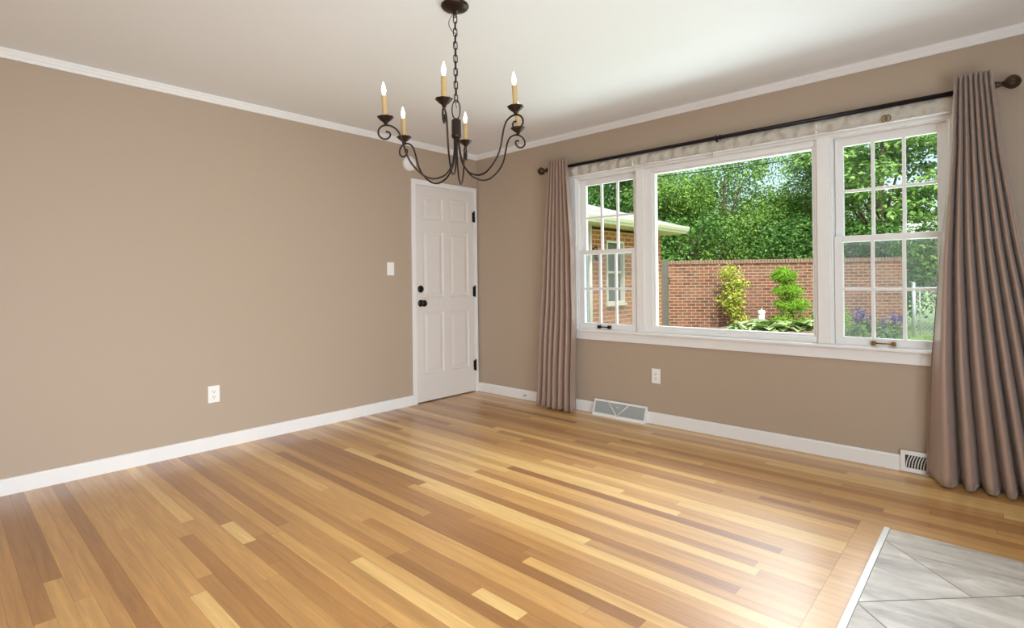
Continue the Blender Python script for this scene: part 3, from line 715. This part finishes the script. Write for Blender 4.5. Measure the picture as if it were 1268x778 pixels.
A0 = Vector((-2.46, 9.60, GZ)); A1 = Vector((2.22, 12.95, GZ)); dv = A1 - A0
MB().lathe([(0, 0.36), (0.75, 0.34), (1.15, 0.2), (1.5, 0.0)], 40).build('planting_bed', M['bed'], None, (-0.1, 9.4, GZ), kind='structure').scale = (1.35, 0.62, 1)
gw = empty('garden_wall', A0, math.atan2(dv.y, dv.x), label='tall weathered red brick garden wall behind the planting bed', cat='garden wall')
GLn = dv.length; GH = 2.02
MB().box(0, GLn, 0, 0.3, 0, GH - 0.10).box(-0.38, 0.0, 0, 0.38, 0, GH - 0.10).build('brickwork', M['brick_garden'], gw)
cpm = MB(); nb_ = int((GLn + 0.40) / 0.075)
for i in range(nb_):
    x = -0.40 + i * 0.075; j = rnd.uniform(-0.004, 0.004)
    cpm.box(x + 0.004, x + 0.071, -0.03 + j, 0.33 + j, GH - 0.10, GH + j, 0.004)
cpm.build('coping_course', plain('coping_brick', lin(140, 112, 98), 0.9, var=0.35, scale=9), gw)

# chain-link fence
FE0 = Vector((2.36, 12.93, GZ)); fdir = Vector((0.737, 0.676, 0)); FL = 4.2
fe = empty('chain_link_fence', FE0, math.atan2(fdir.y, fdir.x), label='silver chain-link fence standing right of the brick garden wall', cat='fence')
def fpost(x, h, r=0.035):
    p = MB().tube([(x, 0, 0), (x, 0, h)], r, 12).lathe([(r * 1.15, h), (r * 1.15, h + 0.02), (r * 0.8, h + 0.045), (0, h + 0.06)], 12, 'z', (x, 0, 0)); p.build('post', M['galv'], fe)
fpost(0, 1.33, 0.04); fpost(2.1, 1.27); fpost(4.2, 1.27)
MB().tube([(0, 0, 1.23), (FL, 0, 1.23)], 0.022, 10).build('top_rail', M['galv'], fe)
MB().tube([(0.14, -0.02, 0.06), (0.14, -0.02, 1.2)], 0.012, 8).build('tension_bar', M['galv'], fe)
wm = MB(); st_ = 0.11
k = -1.2
while k < FL:
    for s in (1, -1):
        a, b = (k, k + 1.18) if s == 1 else (k + 1.18, k)
        za, zb = 0.03, 1.21
        def at_x(x): return za + (zb - za) * (x - a) / (b - a)
        xa, xb = max(0.02, min(a, b)), min(FL, max(a, b))
        if xb - xa > 0.02: wm.tube([(xa, 0.004 * s, at_x(xa)), (xb, 0.004 * s, at_x(xb))], 0.0042, 4, cap=False)
    k += st_
wm.build('wire_mesh', M['galv'], fe)

# ------------------------------------------------------------------ vegetation
def leaves(name, clumps, n_per, size, mat, parent=None, seed=1, spread=0.22, aspect=0.55, upb=0.35, droop=0.0, tone_bias=0.0, flat=1.0, **k):
    """clumps: (centre, outward) arrays; every leaf is a folded rhombus"""
    rg = np.random.default_rng(seed)
    C = np.repeat(np.array([c[0] for c in clumps]), n_per, 0); O = np.repeat(np.array([c[1] for c in clumps]), n_per, 0); n = len(C)
    ct = np.repeat(rg.uniform(-0.22, 0.22, len(clumps)), n_per)
    P = C + rg.normal(0, spread, (n, 3)) * np.array([1, 1, flat])
    N = O * 0.6 + np.array([0, 0, upb]) + rg.normal(0, 0.45, (n, 3)); N /= np.linalg.norm(N, axis=1)[:, None]
    T = np.cross(N, rg.normal(0, 1, (n, 3))); T += np.array([0, 0, -droop]); T -= N * (T * N).sum(1)[:, None]; T /= np.linalg.norm(T, axis=1)[:, None]
    B = np.cross(N, T); s = size * rg.uniform(0.65, 1.25, n)[:, None]
    v = np.stack([P, P + T * s * 0.5 + B * s * aspect * 0.5 + N * s * 0.1, P + T * s - N * s * 0.05, P + T * s * 0.5 - B * s * aspect * 0.5 + N * s * 0.1], 1).reshape(-1, 3)
    me = bpy.data.meshes.new(name); me.vertices.add(len(v)); me.vertices.foreach_set('co', v.astype(np.float32).ravel())
    i = np.arange(n) * 4; tri = np.stack([i, i + 1, i + 2, i, i + 2, i + 3], 1).ravel()
    me.loops.add(len(tri)); me.loops.foreach_set('vertex_index', tri.astype(np.int32))
    me.polygons.add(2 * n); me.polygons.foreach_set('loop_start', (np.arange(2 * n) * 3).astype(np.int32)); me.polygons.foreach_set('loop_total', np.full(2 * n, 3, np.int32))
    me.update(calc_edges=True)
    tn = np.clip(rg.normal(0.5 + tone_bias, 0.2, n) + ct, 0, 1); A = me.attributes.new('tone', 'FLOAT', 'FACE'); A.data.foreach_set('value', np.repeat(tn, 2).astype(np.float32))
    return mesh_obj(name, me, mat, parent, **k)

def blob_clumps(blobs, n, rg, lo=0.7, hi=1.05):
    out = []; wts = np.array([b[1][0] * b[1][1] + b[1][0] * b[1][2] for b in blobs]); wts = wts / wts.sum()
    for b in rg.choice(len(blobs), n, p=wts):
        c, r = np.array(blobs[b][0]), np.array(blobs[b][1]); d = rg.normal(0, 1, 3); d /= np.linalg.norm(d)
        out.append((c + d * r * rg.uniform(lo, hi), d))
    return out

def tree(name, base, height, width, low, nb, ncl, nper, size, mat, label, cat, seed, spread=0.2, flat=1.0, tone=0.0, layered=False):
    root = empty(name, base, label=label, cat=cat); rg = np.random.default_rng(seed)
    blobs = []
    for i in range(nb):
        q = rg.uniform(0, 1); z = low + (height - low) * (0.1 + 0.82 * q); taper = math.sqrt(max(0.05, 1 - ((z - low) / (height - low) * 1.5 - 0.55) ** 2)) if height - low > 2 else 1
        rr_ = width * 0.5 * taper; a = rg.uniform(0, 2 * PI); d = rr_ * math.sqrt(rg.uniform(0.05, 0.8))
        br = width * rg.uniform(0.16, 0.27)
        blobs.append(((d * math.cos(a), d * math.sin(a), z), (br, br, br * (0.35 if layered else 0.75))))
    leaves('foliage', blob_clumps(blobs, ncl, rg, 0.55 if not layered else 0.3), nper, size, mat, root, seed, spread, flat=flat, tone_bias=tone, upb=0.9 if layered else 0.45)
    tr = MB().tube([(0, 0, 0), (0.05, 0.02, low * 0.6 + 0.3), (-0.03, 0.05, height * 0.45), (0.06, 0, height * 0.8)], [0.14, 0.11, 0.08, 0.03], 10)
    for i in range(min(nb, 14)):
        c = blobs[i][0]; z0 = max(0.4, c[2] * 0.55)
        tr.tube([(0, 0.02, z0), (c[0] * 0.5, c[1] * 0.5, z0 + (c[2] - z0) * 0.6), c], [0.05, 0.035, 0.012], 6)
    tr.build('trunk', M['bark'], root)
    return root
T = tree
T('leafy_tree', (-7.4, 15.2, GZ), 7.6, 5.2, 0.6, 46, 900, 16, 0.20, M['leaf_dark'], 'dark leafy tree rising behind the roof of the brick wing', 'tree', 101, tone=-0.12)
T('leafy_tree', (-5.0, 15.0, GZ), 5.7, 4.0, 0.5, 34, 620, 40, 0.11, M['leaf'], 'mid green tree just right of the brick wing eave tip', 'tree', 102, spread=0.19, tone=0.05)
T('leafy_tree', (-3.3, 15.3, GZ), 6.5, 4.4, 0.4, 40, 620, 40, 0.11, M['leaf'], 'broad full green tree centred behind the brick garden wall', 'tree', 103, spread=0.19)
T('leafy_tree', (-2.0, 17.2, GZ), 4.9, 3.6, 0.4, 32, 620, 40, 0.11, M['leaf'], 'lower green tree under the gap of sky and power lines', 'tree', 113, spread=0.19, tone=0.1)
T('leafy_tree', (-0.65, 17.4, GZ), 6.7, 3.2, 0.4, 34, 620, 40, 0.11, M['leaf'], 'pale green tree behind the garden wall at the right edge of the picture window', 'tree', 104, spread=0.19, tone=0.16)
T('layered_tree', (1.3, 16.0, GZ), 8.2, 4.6, 1.2, 52, 1200, 15, 0.17, M['leaf_dog'], 'bright tree with layered branches in the left upper panes of the right window', 'tree', 105, spread=0.17, flat=0.35, layered=True, tone=0.05)
T('layered_tree', (4.2, 18.6, GZ), 9.0, 5.0, 0.8, 52, 1200, 15, 0.17, M['leaf_dog'], 'tall layered tree behind the chain-link fence', 'tree', 106, spread=0.18, flat=0.4, layered=True)
T('leafy_shrub', (3.5, 15.6, GZ), 3.3, 2.6, 0.0, 26, 600, 15, 0.13, M['leaf_dark'], 'dark green shrub growing behind the chain-link fence', 'shrub', 107)
T('leafy_shrub', (-3.5, 12.9, GZ), 3.6, 3.0, 0.0, 26, 600, 15, 0.14, M['leaf_dark'], 'dark low shrub behind the left end of the brick wall', 'shrub', 108)
T('leafy_shrub', (-0.9, 14.2, GZ), 3.3, 2.8, 0.0, 26, 600, 15, 0.12, M['leaf_dark'], 'rounded green shrub showing over the middle of the brick wall', 'shrub', 109)
T('leafy_shrub', (1.2, 14.8, GZ), 3.2, 2.6, 0.0, 26, 600, 15, 0.13, M['leaf_dark'], 'dark shrub behind the right end of the brick wall', 'shrub', 110)
T('leafy_tree', (-10.8, 19.5, GZ), 8.4, 6.0, 0.6, 46, 800, 16, 0.22, M['leaf_dark'], 'far dark tree at the left edge behind the wing roof', 'tree', 111)
T('leafy_tree', (8.2, 19.5, GZ), 8.6, 6.0, 0.4, 46, 800, 16, 0.2, M['leaf'], 'big green tree far right, mostly behind the right curtain', 'tree', 112)

# yellow-green shrub trained on the wall
ys_ = empty('wall_shrub', (-1.05, 9.95, GZ), label='yellow-green leafy shrub trained against the brick garden wall', cat='shrub'); rg = np.random.default_rng(31)
bl = [((-0.08, 0, 1.62), (0.26, 0.2, 0.2)), ((0.08, 0.05, 1.35), (0.3, 0.2, 0.25)), ((-0.05, 0, 1.05), (0.3, 0.22, 0.25)), ((0.05, 0, 0.75), (0.28, 0.2, 0.25)), ((0.12, 0.02, 0.45), (0.2, 0.15, 0.2))]
leaves('foliage', blob_clumps(bl, 150, rg, 0.45), 10, 0.085, M['leaf_yellow'], ys_, 32, 0.06)
st = MB()
for i in range(5): st.tube([(rnd.uniform(-.05, .05), 0, 0), (rnd.uniform(-.1, .1), 0, 0.7), (rnd.uniform(-.2, .2), 0.02, 1.5)], [0.015, 0.01, 0.004], 6)
st.build('stems', M['bark'], ys_)
# tiered topiary
tp = empty('tiered_topiary', (0.25, 10.0, GZ), label='bright green cloud-pruned topiary in four tiers by the garden wall', cat='topiary'); rg = np.random.default_rng(41)
tiers = [(1.58, 0.29, 0.26), (1.23, 0.37, 0.24), (0.90, 0.43, 0.24), (0.46, 0.52, 0.34)]
for i, (z, r, h) in enumerate(tiers):
    ox = (-0.10, 0.0, 0.06, 0.02)[i]
    b = [((ox + 0.2 * r * math.cos(a), 0.2 * r * math.sin(a), z), (r * 0.8, r * 0.8, h)) for a in (0, 2.1, 4.2)]
    cl_ = [(np.array([c[0], c[1], z + (abs(c[2] - z) if c[2] > z - 0.1 else 0.3 * (c[2] - z)) - 0.05]), np.array([d[0], d[1], abs(d[2])])) for c, d in blob_clumps(b, 230, rg, 0.75, 1.0)]
    leaves('foliage_tier', cl_, 12, 0.06, M['leaf_juniper'], tp, 42 + i, 0.025, aspect=0.28, upb=0.2)
MB().tube([(0, 0, 0), (0.04, 0.02, 0.6), (-0.03, 0, 1.1), (-0.08, 0, 1.65)], [0.06, 0.05, 0.04, 0.02], 10).build('trunk', M['bark'], tp)
sb = empty('juniper_shrub', (1.02, 10.45, GZ), label='loose bright juniper shrub right behind the tiered topiary', cat='shrub')
leaves('foliage', blob_clumps([((0, 0, 0.55), (0.36, 0.34, 0.42)), ((-0.05, 0, 0.95), (0.2, 0.2, 0.18))], 240, rg, 0.7), 12, 0.08, M['leaf_juniper'], sb, 55, 0.05, aspect=0.3)
MB().tube([(0, 0, 0), (0.02, 0, 0.4), (0, 0, 0.8)], [0.04, 0.03, 0.01], 8).build('trunk', M['bark'], sb)
# hostas
hg = np.random.default_rng(61)
def hosta(loc, s, seed, label):
    e = empty('hosta', loc, label=label, cat='hosta plant', group='hostas in front of the topiary'); rr_ = random.Random(seed); mb = MB(); bmh = mb.bm; tn = []
    for i in range(34):
        a = rr_.uniform(0, 2 * PI); el = rr_.uniform(0.25, 1.2); L_ = s * rr_.uniform(0.8, 1.2); W_ = L_ * 0.32
        d = Vector((math.cos(a), math.sin(a), 0)); sd_ = Vector((-math.sin(a), math.cos(a), 0)); tv_ = rr_.uniform(0.2, 1.0); rowp = []
        for k in range(6):
            q = k / 5; c = d * (L_ * q * math.cos(el * (1 - 0.6 * q))) + Vector((0, 0, 0.02 + L_ * (math.sin(el) * q - 0.55 * q * q)))
            wq = W_ * math.sin(PI * min(1, 0.08 + q * 0.92)) ** 0.8 * (0.15 + 0.85 * min(1, q * 2.4)) if q > 0 else 0.004
            rowp.append([c - sd_ * wq + Vector((0, 0, wq * 0.35)), c, c + sd_ * wq + Vector((0, 0, wq * 0.35))])
        n_before = len(bmh.faces); mb.grid(rowp); tn += [tv_] * (len(bmh.faces) - n_before)
    o = mb.build('leaf_rosette', M['leaf_hosta'], e); A = o.data.attributes.new('tone', 'FLOAT', 'FACE'); A.data.foreach_set('value', tn)
    MB().lathe([(0, 0), (0.05, 0), (0.04, 0.05), (0, 0.07)], 10).build('crown', M['leaf_per'], e)
    return e
for i, (x, y, s, lb) in enumerate(((-0.42, 9.15, 0.42, 'pale hosta at the left end of the hosta row'), (-0.08, 9.30, 0.44, 'pale hosta second from left, in front of the white post'), (0.25, 9.35, 0.44, 'pale hosta third from left in the hosta row'), (0.60, 9.55, 0.42, 'pale hosta in front of the topiary base'), (0.10, 8.90, 0.36, 'small pale hosta nearest the house in the hosta row'))):
    hosta((x, y, GZ + 0.28), s * 1.2, 70 + i, lb)
# white post
wp = empty('white_post', (-0.24, 9.62, GZ + 0.08), label='short white capped post standing behind the hostas', cat='post')
MB().tube([(0, 0, 0), (0, 0, 0.62)], 0.065, 20).build('pipe', M['plastic'], wp)
MB().lathe([(0.078, 0.60), (0.080, 0.66), (0.05, 0.68), (0.012, 0.685), (0.012, 0.72), (0.0, 0.725)], 20).build('cap', M['plastic'], wp)
# perennials with purple spikes
def perennial(loc, seed, label, w_=0.35, h_=0.65):
    e = empty('flowering_perennial', loc, label=label, cat='flowering plant', group='purple perennials in front of the garden wall'); g_ = np.random.default_rng(seed)
    leaves('foliage', blob_clumps([((0, 0, h_ * 0.4), (w_, w_, h_ * 0.4))], 60, g_, 0.3), 10, 0.11, M['leaf_per'], e, seed, 0.06, aspect=0.35)
    for i in range(9):
        a = g_.uniform(0, 2 * PI); r = w_ * g_.uniform(0.1, 0.8); x, y = r * math.cos(a), r * math.sin(a); ht_ = h_ * g_.uniform(0.85, 1.25)
        cl = [(np.array([x * 1.1, y * 1.1, ht_ - 0.18 * q]), np.array([math.cos(q * 19), math.sin(q * 19), 0.3])) for q in np.linspace(0, 1, 15)]
        leaves('flower_spike', cl, 5, 0.045, M['petal'], e, seed * 10 + i, 0.013, aspect=0.8)
    return e
perennial((1.48, 11.35, GZ), 81, 'purple-flowered plant left of the right window centre bar')
perennial((2.02, 11.55, GZ), 82, 'purple-flowered plant at the right end of the brick wall', 0.3, 0.55)
perennial((1.05, 10.95, GZ), 83, 'purple-flowered plant nearest the topiary', 0.3, 0.5)
# lawn blades and power lines
g3 = np.random.default_rng(91); cl = [(np.array([g3.uniform(2.7, 8.0), g3.uniform(9, 12.9), GZ + 0.02]), np.array([0, 0, 0.2])) for _ in range(2600)]
leaves('lawn_grass', cl, 7, 0.08, M['grass'], None, 92, 0.08, aspect=0.16, upb=0.1, flat=0.05, kind='stuff', label='light green mown lawn along the fence', cat='grass')
pts = [(-2.07 + 1.42 * q, 14.46 + 1.30 * q, 4.84 + 0.228 * q + 0.012 * q * q) for q in np.linspace(-4, 8, 24)]
MB().tube(pts, 0.016, 6).build('power_line', M['rod'], label='thin dark power line crossing the gap of sky among the trees', cat='power line')
